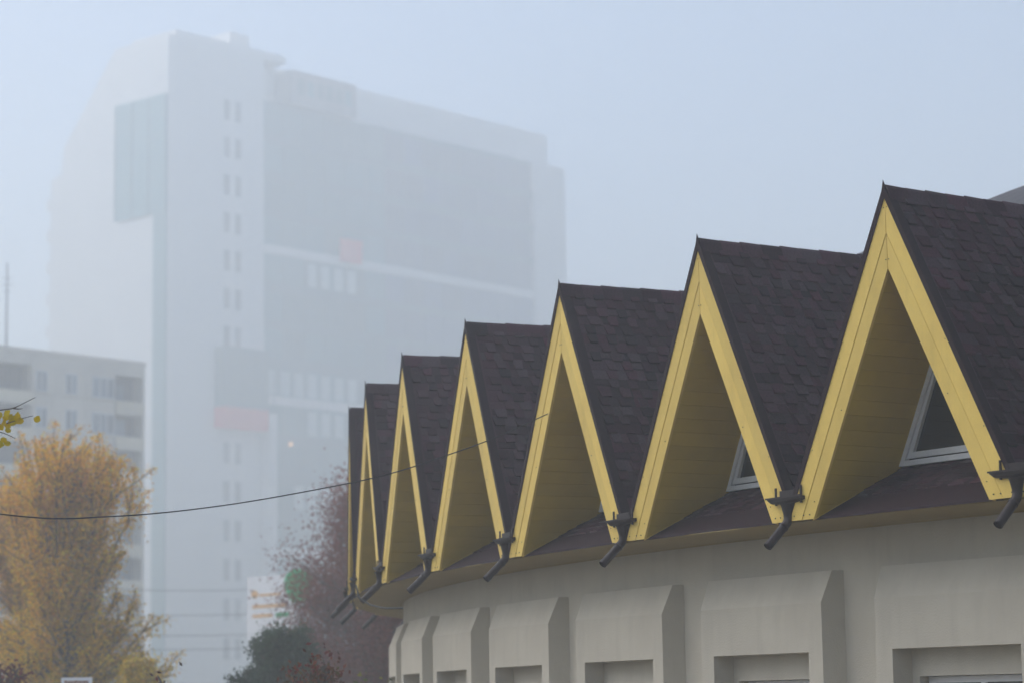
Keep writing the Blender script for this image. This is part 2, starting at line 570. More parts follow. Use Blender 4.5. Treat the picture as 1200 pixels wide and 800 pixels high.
# triangular window set back in the gable
ZW0 = Z_BOT + SK * L_WIN
def tri(zb, zt, y):
    hb, ht = (Z_IN - zb) / SL, max(0.0, (Z_IN - zt) / SL)
    return [(-hb, y, zb), (hb, y, zb), (ht, y, zt), (-ht, y, zt)]
def tri_frame(zb, zt, w, y0, y1):
    """frame of a trapezoid that follows the slopes; w = width of the bars."""
    dz = w * SLN
    hb, ht = (Z_IN - zb) / SL, (Z_IN - zt) / SL
    out = [(-hb, zb), (hb, zb), (ht, zt), (-ht, zt)]
    ib, it = (Z_IN - dz - (zb + w)) / SL, max(0.004, (Z_IN - dz - (zt - w)) / SL)
    inn = [(-ib, zb + w), (ib, zb + w), (it, zt - w), (-it, zt - w)]
    vs = [(x, y0, z) for x, z in out] + [(x, y0, z) for x, z in inn] + [(x, y1, z) for x, z in out] + [(x, y1, z) for x, z in inn]
    fs = []
    for i in range(4):
        j = (i + 1) % 4
        fs += [(i, j, 4 + j, 4 + i), (8 + j, 8 + i, 12 + i, 12 + j), (4 + i, 4 + j, 12 + j, 12 + i), (j, i, 8 + i, 8 + j)]
    return MB().add(vs, fs)
win_frame_me = tri_frame(ZW0 + .012, Z_IN - .12, .055, L_WIN - .05, L_WIN + .03).mesh('window_frame', 'pvc')
sash = tri_frame(ZW0 + .085, 4.93, .062, L_WIN - .03, L_WIN + .02)
sv = [(x * .93, y, z) for x, y, z in sash.v]
win_sash_me = MB().add(sv, sash.f).mesh('window_sash', 'pvc')
tr = MB().box((-.43, L_WIN - .045, 4.95), (.43, L_WIN + .02, 5.02))
win_transom_me = tr.mesh('window_transom', 'pvc')
win_handle_me = MB().box((.30, L_WIN - .075, ZW0 + .075), (.50, L_WIN - .03, ZW0 + .10)).mesh('window_handle', 'spout')
win_pane_me = MB().add(tri(ZW0, Z_IN - .02, L_WIN + .008), [(0, 1, 2, 3)]).mesh('window_pane', 'pane')

# rain spout at a joint: trough, outlet and elbow, clamps
def spout_meshes():
    tro = MB()
    n = 7
    T0_, T1_ = -.30, .26
    secs = [(-.30, .022, .046), (-.26, .050, .054), (-.12, .064, .058), (.0, .072, .060), (.14, .060, .058), (.26, .040, .054)]
    vs, fs = [], []
    zt = 3.690
    for (t, dep, ry) in secs:
        for i in range(n):
            a = math.pi * i / (n - 1)
            vs.append((t, -.058 - ry * math.cos(a), zt - dep * math.sin(a)))
    ns = len(secs)
    for i in range(ns - 1):
        for j in range(n - 1):
            a = i * n + j
            fs.append((a, a + 1, a + n + 1, a + n))
    fs.append(tuple(range(n))); fs.append(tuple(range((ns - 1) * n, ns * n))[::-1])
    tro.add(vs, fs)
    tro.box((T0_ - .005, -.122, zt - .004), (T1_ + .005, -.112, zt + .012))
    pipe = MB()
    pipe.tube([(0, -.06, 3.625), (0, -.06, 3.595), (0, -.062, 3.52), (0, -.066, 3.47), (0, -.085, 3.43), (0, -.13, 3.385), (0, -.34, 3.185)],
              [.085, .072, .052, .048, .047, .046, .046], 14, caps=False)
    pipe.tube([(0, -.34, 3.185), (0, -.335, 3.19)], [.046, .039], 14, caps=False)
    pipe.tube([(0, -.335, 3.19), (0, -.15, 3.367)], [.039, .039], 14, caps=False)
    pipe.tube([(0, -.12, 3.395), (0, -.138, 3.378)], [.051, .051], 14)
    cl = [MB().box((t - .010, -.075, 3.62), (t + .010, -.058, 3.80)).mesh('clamp', 'spout') for t in (-.19, .22)]
    vp = MB().box((-.135, -.062, 3.705), (.135, -.045, 3.765)).mesh('valley_plate', 'spout')
    return tro.mesh('trough', 'spout', False), pipe.mesh('spout_pipe', 'spout', True), cl, vp
TRO, PIPE, CLAMP, VPLATE = spout_meshes()

# wall bays below the gables
def bay_mesh():
    mb = MB()
    def P(s, r, z):                        # s: in gable units along the ring
        a = DA * s
        return (r * math.sin(a), RA - r * math.cos(a), z)
    zt, zb, zw, zw0 = 2.985, 2.655, 2.145, 0.72
    h, hw, ho = .362, .385, .285
    F = [P(-h, RF, 0), P(h, RF, 0), P(h, RF, zb), P(-h, RF, zb)]
    O = [P(-ho, RF - .003, zw0), P(ho, RF - .003, zw0), P(ho, RF - .003, zw), P(-ho, RF - .003, zw)]
    I = [P(-ho, RW_ - .01, zw0), P(ho, RW_ - .01, zw0), P(ho, RW_ - .01, zw), P(-ho, RW_ - .01, zw)]
    T = [P(-.372, RW_ + .125, zt), P(.372, RW_ + .125, zt)]
    W = [P(-hw, RW_ - .02, 0), P(hw, RW_ - .02, 0), P(hw, RW_ - .02, zt), P(-hw, RW_ - .02, zt)]
    mb.add(F + O + I + W + T, [(0, 1, 5, 4), (1, 2, 6, 5), (2, 3, 7, 6), (3, 0, 4, 7),
                           (4, 5, 9, 8), (5, 6, 10, 9), (6, 7, 11, 10), (7, 4, 8, 11),
                           (3, 2, 17, 16), (16, 17, 14, 15), (1, 13, 14, 17, 2), (12, 0, 3, 16, 15)])
    return mb.mesh('wall_bay', 'plaster')
BAY = bay_mesh()
def bay_window():
    def P(s, r, z):
        a = DA * s
        return (r * math.sin(a), RA - r * math.cos(a), z)
    rev = MB()
    a, b = [P(-.25, RW_ + .001, .85), P(.25, RW_ + .001, .85), P(.25, RW_ + .001, 1.87), P(-.25, RW_ + .001, 1.87)], \
           [P(-.25, RW_ - .22, .85), P(.25, RW_ - .22, .85), P(.25, RW_ - .22, 1.87), P(-.25, RW_ - .22, 1.87)]
    rev.add(a + b, [(0, 1, 5, 4), (1, 2, 6, 5), (2, 3, 7, 6), (3, 0, 4, 7)])
    fr = MB()
    yi = RA - (RW_ - .12)
    x1 = RW_ * math.sin(DA * .25) - .01
    for (xa, xb, za, zb) in ((-x1, x1, 1.80, 1.865), (-x1, x1, .86, .93), (-x1, -x1 + .07, .93, 1.80), (x1 - .07, x1, .93, 1.80), (-.03, .03, .93, 1.80)):
        fr.box((xa, yi, za), (xb, yi + .05, zb))
    pn = MB().add([(-x1, yi + .03, .86), (x1, yi + .03, .86), (x1, yi + .03, 1.865), (-x1, yi + .03, 1.865)], [(0, 1, 2, 3)])
    return rev.mesh('window_reveal', 'plaster'), fr.mesh('window_frame', 'pvc'), pn.mesh('window_pane', 'pane')
REV, BFR, BPN = bay_window()

SH_L = {0: 1.95, 1: 2.3}
K0, K1 = -4, 10
n_single = 0
for k in range(K0, K1 + 1):
    loc, rz = frame(k)
    d = link('gable_dormer', deck_me, building)
    d.location = loc; d.rotation_euler = (random.uniform(-.003, .003), random.uniform(-.002, .002), rz + random.uniform(-.003, .003))
    for me in boards:
        link('rake_board', me, d)
    link('gable_backing', backing_me, d)
    link('nail_heads', nails_me, d, 'stuff')
    link('rake_trim', trim_me, d)
    link('shingle_underlayer', base_me, d, 'stuff')
    link('shingle_field', left_me, d, 'stuff')
    if k in SH_L:                          # the shingles that show largest are single pieces
        lay = layouts[k]
        rest = MB()
        for L, v, var in lay:
            if L < SH_L[k] and n_single < 300:
                s_ = link('shingle', tooth_me[var], d)
                s_.location = Vector(slope_pt(1, L, v))
                n_single += 1
            else:
                rest.add(*tooth_geo(1, L, v, var))
        part('shingle_field', rest, 'shingle', d, kind='stuff')
    else:
        link('shingle_field', right_field[k % 4], d, 'stuff')
    if -1 <= k <= 5:
        for i in range(16):
            c = link('ridge_cap', caps[i % 2], d)
            c.location = (0, -.02 + i * .27, 0)
    else:
        mb = MB()
        for i in range(16):
            me = caps[i % 2]
            mb.add([(v.co.x, v.co.y - .02 + i * .27, v.co.z) for v in me.vertices], [tuple(p.vertices) for p in me.polygons])
        part('ridge_caps', mb, 'shingle', d, kind='stuff')
    if -1 <= k <= 6:
        for me in plank_me[-1]:
            link('plank', me, d)
    ss = (1,) if -1 <= k <= 6 else (1, -1)
    mb = MB()
    for s in ss:
        for me in plank_me[s]:
            mb.add([tuple(v.co) for v in me.vertices], [tuple(p.vertices) for p in me.polygons])
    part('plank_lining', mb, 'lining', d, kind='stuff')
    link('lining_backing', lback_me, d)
    for me in edge_me:
        link('lining_edge', me, d)
    link('skirt_flashing', flash_me, d)
    link('skirt_shingles', sk_me, d, 'stuff')
    for nm, me in (('window_frame', win_frame_me), ('window_sash', win_sash_me), ('window_transom', win_transom_me), ('window_handle', win_handle_me), ('window_pane', win_pane_me)):
        link(nm, me, d)
    b = link('wall_bay', BAY, building)
    b.location = loc; b.rotation_euler = (0, 0, rz)
    link('window_reveal', REV, b); link('window_frame', BFR, b); link('window_pane', BPN, b)
    loc, rz = frame(k + .5, RR - .012)
    s = link('rain_spout', TRO, building)
    s.location = loc; s.rotation_euler = (0, random.uniform(-.02, .02), rz + random.uniform(-.02, .02))
    link('spout_pipe', PIPE, s); link('valley_plate', VPLATE, s)
    for me in CLAMP:
        link('clamp', me, s)
# roof over the rest of the ring that the gables do not cover
seg0, seg1 = A0 - DA * (K1 + .5), A0 - DA * (K0 - .5) + 0
vs, fs = [], []
n = 130
a_from = A0 - DA * (K0 - .5); a_to = a_from + 2 * math.pi - DA * (K1 - K0 + 1)
for i in range(n + 1):
    a = a_from + (a_to - a_from) * i / n
    for r, z in ((37.2, 3.47), (36.4, 3.9), (33.0, 5.6)):
        vs.append((r * math.cos(a), r * math.sin(a), z))
for i in range(n):
    for j in range(2):
        fs.append((i * 3 + j, i * 3 + 3 + j, i * 3 + 4 + j, i * 3 + 1 + j))
part('ring_roof', MB().add(vs, fs), 'shingle', building)
# loose cable hanging under the eave
mb = MB()
pts = [(-2.35, 36.35, 3.43), (-2.30, 36.2, 3.24), (-2.12, 36.0, 3.12), (-1.90, 35.7, 3.06), (-1.62, 35.3, 3.04)]
fine = []
for i in range(len(pts) - 1):
    for u in (0, .33, .66):
        fine.append(tuple(pts[i][c] + (pts[i + 1][c] - pts[i][c]) * u - (CX, CY, 0)[c] for c in range(3)))
fine.append(tuple(pts[-1][c] - (CX, CY, 0)[c] for c in range(3)))
part('eave_cable', mb.tube(fine, .014, 6), 'wire', building, True)

# ------------------------------------------------------------------ overhead cable to the gable
def smooth_curve(pts, n=8):
    out = []
    P = [Vector(p) for p in pts]
    for i in range(len(P) - 1):
        a, b, c, d = P[max(i - 1, 0)], P[i], P[i + 1], P[min(i + 2, len(P) - 1)]
        for j in range(n):
            u = j / n
            out.append(.5 * ((2 * b) + (c - a) * u + (2 * a - 5 * b + 4 * c - d) * u * u + (3 * b - a - 3 * c + d) * u ** 3))
    out.append(P[-1])
    return out
wpts = [(-9.5, 17.5, 4.6), (-6.8, 20.2, 3.70), (-4.71, 22.5, 3.45), (-3.86, 23.5, 3.49), (-2.97, 25.0, 3.70), (-1.96, 26.5, 4.01), (-1.35, 27.2, 4.21), (-.76, 28.0, 4.48), (-.26, 28.6, 4.72), (.28, 29.3, 5.03), (.80, 29.9, 5.33)]
tag(part('overhead_cable', MB().tube(smooth_curve(wpts), .0062, 6), 'wire', smooth=True),
    'thin dark cable sagging across the picture up to a yellow gable', 'cable')
pole = empty('cable_pole', (-9.5, 17.5, 0))
tag(pole, 'grey steel pole carrying the thin dark cable to the gables', 'pole')
part('post', MB().tube([(0, 0, 0), (0, 0, 5.0)], [.09, .07], 12), 'steel', pole, True)
part('hook', MB().box((-.05, -.05, 4.55), (.14, .05, 4.65)), 'steel', pole)

# ------------------------------------------------------------------ tower in the fog
TH = R_(48.8)
TS = 2.0                                  # enlarged and set farther off, so the haze fades it more
tower = empty('office_tower', (-30.42 * TS, 215.0 * TS, EYE * (1 - TS)), TH)
tower.scale = (TS, TS, TS)
tag(tower, 'tall white and teal glass tower fading into the fog', 'building')
def tbox(name, a, b, mat, parent=tower):
    return part(name, MB().box(a, b), mat, parent)
mb = MB().prism([(0, 0, 0), (0, 16.6, 0), (0, 16.6, 50.9), (0, 15.1, 51.1), (0, 14.75, 53.6), (0, 7.45, 61.7), (0, 0, 61.8)][::-1], (11.6, 0, 0))
part('white_wing', mb, 'tower_white', tower)
tbox('roof_parapet', (1.2, .4, 61.75), (14.8, 6.5, 62.5), 'tower_white')
tbox('roof_hut', (9.2, 2, 62.4), (11.6, 5, 64.2), 'tower_white')
tbox('upper_floor', (11.6, 2.2, 57.9), (54.9, 15, 61.8), 'tower_white')
ub = tbox('roof_studio', (15.0, -.3, 57.9), (23.5, 2.15, 61.2), 'tower_dark')
for i in range(6):
    tbox('window', (15.7 + i * 1.25, -.38, 58.9), (16.6 + i * 1.25, -.28, 60.4), 'tower_glass', ub)
tbox('glass_slab', (11.6, .5, 0), (50.0, 15, 57.88), 'mullion')
tbox('end_pier', (50.0, -.1, 0), (55.0, 15, 57.85), 'tower_white')
tbox('corner_pillar', (11.15, -1.4, 0), (11.95, -.1, 28.2), 'tower_white')
NF = 16
FH = 3.5
for fl in range(NF):
    z0 = 1.9 + fl * FH
    tbox('spandrel', (11.62, .18, z0 - .55), (49.98, .46, z0 + .25), 'mullion' if fl % 4 else 'tower_white')
    for i in range(14):
        x0 = 11.75 + i * 2.73
        glass = 'tower_glass' if (i < 6 or fl < 5) and not (i > 9) else 'blue_glass'
        tbox('window', (x0, .30, z0 + .28), (x0 + 2.5, .44, z0 + FH - .58), glass)
for (fl, a, n) in ((8, 0, 7), (7, 3, 4), (11, 3, 4), (5, 2, 5)):   # pale blinds behind single windows
    for i in range(n):
        z0 = 1.9 + fl * FH
        tbox('blind', (12.2 + (a + i) * 1.75, .20, z0 + .4), (13.3 + (a + i) * 1.75, .29, z0 + 2.6), 'blind')
for fl in range(15):                       # pairs of narrow windows in the white wing
    z1 = 56.85 - fl * FH
    if 26.5 < z1 < 34.5:
        continue
    for x0 in (6.72, 8.10):
        w = tbox('narrow_window', (x0 - .06, -.06, z1 - 1.82), (x0 + .60, .02, z1 + .06), 'mullion')
        tbox('pane', (x0, -.08, z1 - 1.76), (x0 + .54, -.065, z1), 'tower_dark', w)
bay_ = tbox('teal_bay', (5.6, -1.2, 28.46), (11.1, .02, 33.9), 'tower_glass')
for i in range(5):
    tbox('mullion', (5.6 + i * 1.5, -1.28, 28.6), (5.72 + i * 1.5, -1.21, 33.9), 'mullion', bay_)
tbox('red_band', (5.55, -1.25, 26.6), (11.0, .02, 28.45), 'red_panel')
tbox('red_board', (21.6, -.3, 43.7), (24.2, .15, 45.9), 'red_panel')
gl = tbox('corner_glazing', (-.25, .04, 45.5), (-.001, 7.0, 56.25), 'tower_glass')
for i in range(4):
    tbox('mullion', (-.33, .04 + i * 2.3, 45.5), (-.26, .16 + i * 2.3, 56.25), 'mullion', gl)
tbox('glazed_strip', (-.18, .08, 0), (-.001, 1.8, 45.49), 'tower_glass')
for fl in range(13):
    tbox('side_balcony', (-1.0 + .99, 16.6, 12.0 + fl * 3.0), (1.5, 17.2, 13.1 + fl * 3.0), 'tower_white')
tag(part('facade_lamp', MB().tube([((-30.42 + 14.1 * math.cos(TH) + .9 * math.sin(TH)) * TS, (215 + 14.1 * math.sin(TH) - .9 * math.cos(TH)) * TS, EYE + (z - EYE) * TS) for z in (25.45, 25.55, 25.75, 25.85)],
         [.10, .22, .22, .10], 10), 'lamp', smooth=True), 'small warm lamp glowing on the glass front of the tower', 'lamp')

# ------------------------------------------------------------------ nine-storey block of flats
BS = 1.15                                   # storeys of about 3.2 m
block = empty('apartment_block', (-38.48 * BS, 183.1 * BS, EYE * (1 - BS)), TH)
block.scale = (BS, BS, BS)
tag(block, 'pale concrete panel block of flats with rows of balconies behind the orange tree', 'building')
PX0, PX1 = -16.0, 14.0
part('core_wall', MB().box((PX0, 1.3, 0), (PX1, 12, 28.6)), 'loggia', block)
part('roof_slab', MB().box((PX0, -.01, 28.62), (PX1 + .25, 12.2, 29.0)), 'panel', block)
part('end_wall', MB().box((14.0, .2, 0), (14.3, 12, 28.61)), 'panel', block)
for x0, x1, zh in ((-2.5, 1.2, .7), (3.6, 6.0, .45), (9.0, 10.4, .5)):
    part('roof_vent', MB().box((x0, 3, 29.0), (x1, 5, 29.0 + zh)), 'loggia', block)
FL = 2.8
def flat_window(x0, x1, z0, z1, n):
    w = part('window', MB().box((x0 - .05, -.05, z0 - .05), (x1 + .05, .03, z1 + .05)), 'pvc', block)
    ww = (x1 - x0) / n
    for i in range(n):
        part('pane', MB().box((x0 + i * ww + .07, -.07, z0 + .06), (x0 + (i + 1) * ww - .07, -.055, z1 - .06)), 'block_glass', w)
    part('sill', MB().box((x0 - .1, -.16, z0 - .12), (x1 + .1, -.051, z0 - .06)), 'panel', w)
for fl in range(10):
    zt = 27.4 - fl * FL
    top = 28.6 if fl == 0 else zt + 1.0 - .02
    zb = zt + 1.0 - FL
    if zb < 0:
        zb = 0
    for (xa, xb) in ((3.07, 5.2), (5.22, 8.1), (8.12, 11.1), (-10.0, -7.0), (-6.98, -3.05)):
        part('wall_panel', MB().box((xa, 0, zb), (xb, 1.29, top)), 'panel', block)
    for (xa, xb) in ((-3.0, 3.05), (11.12, 13.98), (-15.9, -10.05)):
        bl = part('balcony', MB().box((xa, -.15, zt - 2.72), (xb, 1.29, zt - 2.58)), 'panel', block)
        part('parapet', MB().box((xa, -.18, zt - 2.575), (xb, -.08, zt - 1.68 + (-.0))), 'balcony', bl)
        if fl in (0, 2, 3, 5) or xa < 0:
            n = int((xb - xa) / .75)
            for i in range(n):
                part('glazing_bar', MB().box((xa + i * .75, -.16, zt - 1.68), (xa + i * .75 + .05, -.11, zt + .10)), 'loggia', bl)
        part('loggia_window', MB().box((xa + .6, 1.22, zt - 1.9), (xa + 2.0, 1.285, zt - .2)), 'block_glass', bl)
    if fl == 0:
        for (xa, xb) in ((-3.0, 3.05), (11.12, 13.98), (-15.9, -10.05)):
            part('attic_panel', MB().box((xa, 0, 27.75), (xb, 1.29, 28.6)), 'panel', block)
    flat_window(3.42, 4.42, zt - 1.55, zt, 2)
    flat_window(6.25, 7.30, zt - 1.55, zt, 2)
    flat_window(8.85, 11.0, zt - 1.6, zt, 3)
    flat_window(-6.2, -4.6, zt - 1.55, zt, 2)
    flat_window(-9.2, -7.9, zt - 1.55, zt, 2)
mast = MB().tube([(0, 0, 0), (0, 0, 6.4)], [.09, .05], 8)
for z, w in ((5.2, .7), (4.7, .9), (4.2, .6)):
    mast.tube([(-w / 2, 0, z), (w / 2, 0, z)], .025, 6)
o = part('roof_antenna', mast, 'steel'); o.location = (-38.2 * BS, 184.0 * BS, EYE + (28.99 - EYE) * BS); o.scale = (BS, BS, BS)
tag(o, 'thin aerial mast on the roof of the block of flats', 'antenna')

# ------------------------------------------------------------------ trees and shrubs
def leaves_mesh(name, P, size, cols, flat=0.0):
    """one quad leaf at every point."""
    n = len(P)
    nrm = rng.normal(size=(n, 3)); nrm /= np.linalg.norm(nrm, axis=1)[:, None]
    u = np.cross(nrm, rng.normal(size=(n, 3))); u /= np.linalg.norm(u, axis=1)[:, None]
    w = np.cross(nrm, u)
    s = size * rng.uniform(.6, 1.3, n)[:, None]
    V = np.stack([P - u * s, P + w * s * .6, P + u * s, P - w * s * .6], 1).reshape(-1, 3)
    me = bpy.data.meshes.new(name)
    me.vertices.add(4 * n); me.vertices.foreach_set('co', V.astype(np.float32).ravel())
    me.loops.add(4 * n); me.loops.foreach_set('vertex_index', np.arange(4 * n, dtype=np.int32))
    me.polygons.add(n); me.polygons.foreach_set('loop_start', np.arange(0, 4 * n, 4, dtype=np.int32))
    at = me.attributes.new('tint', 'FLOAT_COLOR', 'FACE')
    at.data.foreach_set('color', np.concatenate([cols, np.ones((n, 1))], 1).astype(np.float32).ravel())
    me.materials.append(M['leaf'])
    me.update(); me.validate()
    return me

def grow(base, tip, r0, bend=.15, n=7):
    """tapered limb from base to tip that bends a little."""
    a, b = np.array(base, float), np.array(tip, float)
    L = np.linalg.norm(b - a)
    off = rng.normal(size=3) * bend * L
    off[2] *= .4
    u = np.linspace(0, 1, n)[:, None]
    pts = a + (b - a) * u + off * (u * (1 - u)) + rng.normal(size=(n, 3)) * .012 * L * (u > 0) * (u < 1)
    return pts, np.linspace(r0, max(.012, r0 * .18), n)

def palette(P, zlo, zhi, low, high, jit=.25):
    """leaf colours: the species' own shift from the lower to the upper leaves, leaf to leaf variation."""
    f = np.clip((P[:, 2] - zlo) / (zhi - zlo) + rng.normal(size=len(P)) * .22, 0, 1)[:, None]
    c = np.array(low) * (1 - f) + np.array(high) * f
    c = c * (1 + rng.normal(size=(len(P), 1)) * jit) * (1 + rng.normal(size=(len(P), 3)) * .07)
    return np.clip(c, .006, .9)

def tree(name, label, loc, trunk_h, limbs, leaves, leaf_size, low, high, cat='tree', spread=.30, twigs=4, r0=.16, taper=True, group=None, start=.25, jit=.25, scale=1.0):
    """limbs: list of (height on the trunk, tip offset x, y, tip height)."""
    t = empty(name, (loc[0] * scale, loc[1] * scale, EYE * (1 - scale)))
    t.scale = (scale,) * 3
    tag(t, label, cat, group)
    wood = MB()
    tp, tr_ = grow((0, 0, 0), (rng.normal() * .1, rng.normal() * .1, trunk_h), r0, .05, 9)
    wood.tube(tp, tr_, 8)
    pts = []
    tips = [(tp, tr_, 1.0)]
    for (h, x, y, z) in limbs:
        u = h / trunk_h
        i = min(int(u * 8), 7)
        b = tp[i] + (tp[i + 1] - tp[i]) * (u * 8 - i)
        lp_, lr = grow(b, (x, y, z), max(.03, r0 * .45 * (1 - u * .6)), .22)
        wood.tube(lp_, lr, 6)
        tips.append((lp_, lr, .8))
        L = np.linalg.norm(lp_[-1] - lp_[0])
        for j in range(twigs):
            q = rng.uniform(.3, .92)
            ii = int(q * 6)
            bb = lp_[ii]
            d = (lp_[-1] - lp_[0]) / L
            d = d * .9 + rng.normal(size=3) * .38
            d[2] = d[2] * .8 + .3
            d /= np.linalg.norm(d)
            tw, twr = grow(bb, bb + d * L * rng.uniform(.18, .38), .02, .2, 5)
            wood.tube(tw, twr, 4)
            tips.append((tw, twr, .6))
    wts = np.array([np.linalg.norm(p[-1] - p[0]) * w for p, _, w in tips])
    wts[0] *= .35
    cnt = (wts / wts.sum() * leaves).astype(int)
    for (p, _, w), c in zip(tips, cnt):
        if c < 1:
            continue
        lo = start if p is not tp else .45
        u = lo + (1 - lo) * rng.uniform(0, 1, c) ** .8
        s = u * (len(p) - 1)
        i = np.minimum(s.astype(int), len(p) - 2)
        q = p[i] + (p[i + 1] - p[i]) * (s - i)[:, None]
        rad = spread * (1.12 - u if taper else np.ones(c)) + .04
        pts.append(q + rng.normal(size=(c, 3)) * rad[:, None] * np.array([1, 1, .9]))
    P = np.concatenate(pts)
    P = P[P[:, 2] > .15]
    part('trunk', wood, 'bark', t, True)
    link('crown', leaves_mesh('crown', P, leaf_size, palette(P, P[:, 2].min() + .5, P[:, 2].max(), low, high, jit)), t, None)
    return t

def limbs_cone(n, trunk_h, zlo, rad, up, seed):
    r = np.random.default_rng(seed)
    out = []
    for i in range(n):
        u = (i + r.uniform(0, 1)) / n
        h = zlo + (trunk_h * .86 - zlo) * u
        a = i * 2.4 + r.normal() * .4
        d = rad * (1 - .72 * u) * r.uniform(.65, 1.1)
        out.append((h, math.cos(a) * d, math.sin(a) * d, min(trunk_h * 1.02, h + up * r.uniform(.7, 1.2) * (1 - .45 * u))))
    return out

def limbs_vase(n, top, rad, length, seed):
    """steep limbs whose tips end near the same height: an upright crown with many points."""
    r = np.random.default_rng(seed)
    out = []
    for i in range(n):
        a = i * 2.4 + r.normal() * .3
        d = rad * math.sqrt(r.uniform(0, 1))
        z = top - .75 * d - r.exponential(.5)
        out.append((max(1.0, z - length * r.uniform(.6, 1.1)), math.cos(a) * d, math.sin(a) * d, z))
    return out

tree('autumn_tree', 'large orange and yellow tree with upright tops before the block of flats', (-15.35, 85, 0), 11.2,
     limbs_vase(34, 11.8, 2.3, 6.0, 3) + limbs_cone(34, 8.4, 1.0, 3.2, 3.2, 6) + limbs_cone(36, 5.6, .9, 3.7, 1.6, 16), 90000, .052, (.62, .42, .02), (1.0, .47, .03), spread=.32, twigs=7, r0=.13, start=.12, jit=.3, scale=0.75)
tree('pale_autumn_tree', 'paler orange tree at the edge of the picture behind the large orange one', (-18.9, 95, 0), 11.3,
     limbs_vase(24, 11.3, 2.2, 6.0, 5) + limbs_cone(20, 8.0, 1.0, 3.4, 3.0, 7), 70000, .055, (.52, .35, .05), (.90, .46, .08), spread=.28, twigs=6, r0=.13, scale=0.75)
tree('yellow_bush', 'low yellow bush to the right of the orange tree', (-12.1, 80, 0), 3.2,
     limbs_cone(16, 3.2, .4, 1.3, 1.6, 8), 14000, .05, (.50, .37, .03), (.70, .48, .05), cat='bush', spread=.26, r0=.06, scale=0.75)
tree('russet_tree', 'red-brown tree half hidden behind the far end of the round building', (-4.45, 80, 0), 9.0,
     limbs_cone(56, 9.0, .8, 4.1, 2.3, 9), 90000, .050, (.18, .058, .042), (.25, .075, .055), spread=.40, twigs=6, r0=.2, taper=False, start=.15, scale=0.9)
tree('russet_tree', 'dark purple-brown tree low behind the eave of the round building', (-2.6, 70, 0), 6.2,
     limbs_cone(34, 6.2, .6, 2.2, 1.8, 19), 36000, .05, (.12, .045, .040), (.16, .055, .048), spread=.30, twigs=5, r0=.16, taper=False, start=.1, scale=0.85)
tree('evergreen_bush', 'dark green feathery bush in front of the billboard', (-5.9, 62, 0), 3.7,
     limbs_cone(48, 3.7, .3, 2.1, .9, 12), 52000, .040, (.045, .075, .050), (.075, .115, .07), cat='bush', spread=.24, r0=.08, scale=0.85)
def shrub(name, label, loc, h, rad, n, low, high, size, seed, stems=10):
    return tree(name, label, loc, h * .7, limbs_cone(stems, h * .95, h * .2, rad, h * .55, seed), n, size, low, high, cat='shrub', spread=.09, r0=.022, twigs=4, taper=False)
shrub('red_leaved_shrub', 'red and olive leaved shrub at the bottom edge beside the round wall', (-2.75, 34, 0), 2.25, .42, 1500, (.10, .11, .02), (.16, .030, .022), .040, 31, 12)
shrub('yellow_green_shrub', 'small yellow-green shrub against the foot of the round wall', (-2.15, 36, 0), 2.0, .38, 900, (.14, .15, .02), (.20, .19, .03), .038, 32)
shrub('red_sprig', 'thin sprig with red and dark green leaves right of the small sign', (-4.86, 34, 0), 2.12, .12, 160, (.05, .06, .025), (.14, .04, .03), .04, 33, 4)
shrub('russet_shrub', 'dark red shrub in the bottom left corner of the picture', (-9.3, 45, 0), 2.45, .45, 1300, (.10, .04, .025), (.17, .055, .04), .045, 34)

# twig with yellow leaves that reaches in from the left: a tree standing just outside the picture
lt = empty('linden_tree', (-7.6, 22.3, 0))
tag(lt, 'bare twig with a few bright yellow leaves reaching in at the left edge', 'tree')
wood = MB()
tp, tr_ = grow((0, 0, 0), (.1, 0, 7.0), .14, .04, 10)
wood.tube(tp, tr_, 10)
def rel(p):
    return (p[0] + 7.6, p[1] - 22.3, p[2])
limb = [rel(q) for q in ((-7.55, 22.3, 3.4), (-6.4, 22.2, 3.95), (-5.3, 22.05, 4.22), (-4.77, 22, 4.32))]
wood.tube(smooth_curve(limb, 6), np.linspace(.05, .013, 19), 8)
tw = {
    'a': [(-4.77, 22, 4.32), (-4.61, 22, 4.345), (-4.50, 22, 4.36), (-4.39, 22, 4.41), (-4.30, 22, 4.455)],
    'b': [(-4.77, 22, 4.32), (-4.66, 21.98, 4.22), (-4.55, 21.97, 4.22), (-4.42, 21.97, 4.26), (-4.31, 21.97, 4.285)],
    'c': [(-5.0, 22, 4.28), (-4.80, 22.02, 4.16), (-4.62, 22.02, 4.15), (-4.48, 22.03, 4.09)],
    'd': [(-4.50, 22, 4.36), (-4.45, 22.0, 4.352), (-4.41, 22.0, 4.357)],
    'e': [(-5.3, 22.05, 4.22), (-5.1, 21.9, 4.5), (-4.95, 21.8, 4.75)],
}
for q in tw.values():
    wood.tube([rel(p) for p in smooth_curve(q, 4)], np.linspace(.0075, .003, (len(q) - 1) * 4 + 1), 5)
for q in range(9):
    h = 3.2 + q * .42
    a = 2.0 + q * 1.1
    lp_, lr = grow(tp[min(9, int(h / 7 * 9))], (-abs(math.cos(a)) * 1.6 - .1, math.sin(a) * 1.6, h + .9), .045, .15)
    wood.tube(lp_, lr, 6)
part('trunk', wood, 'bark', lt, True)
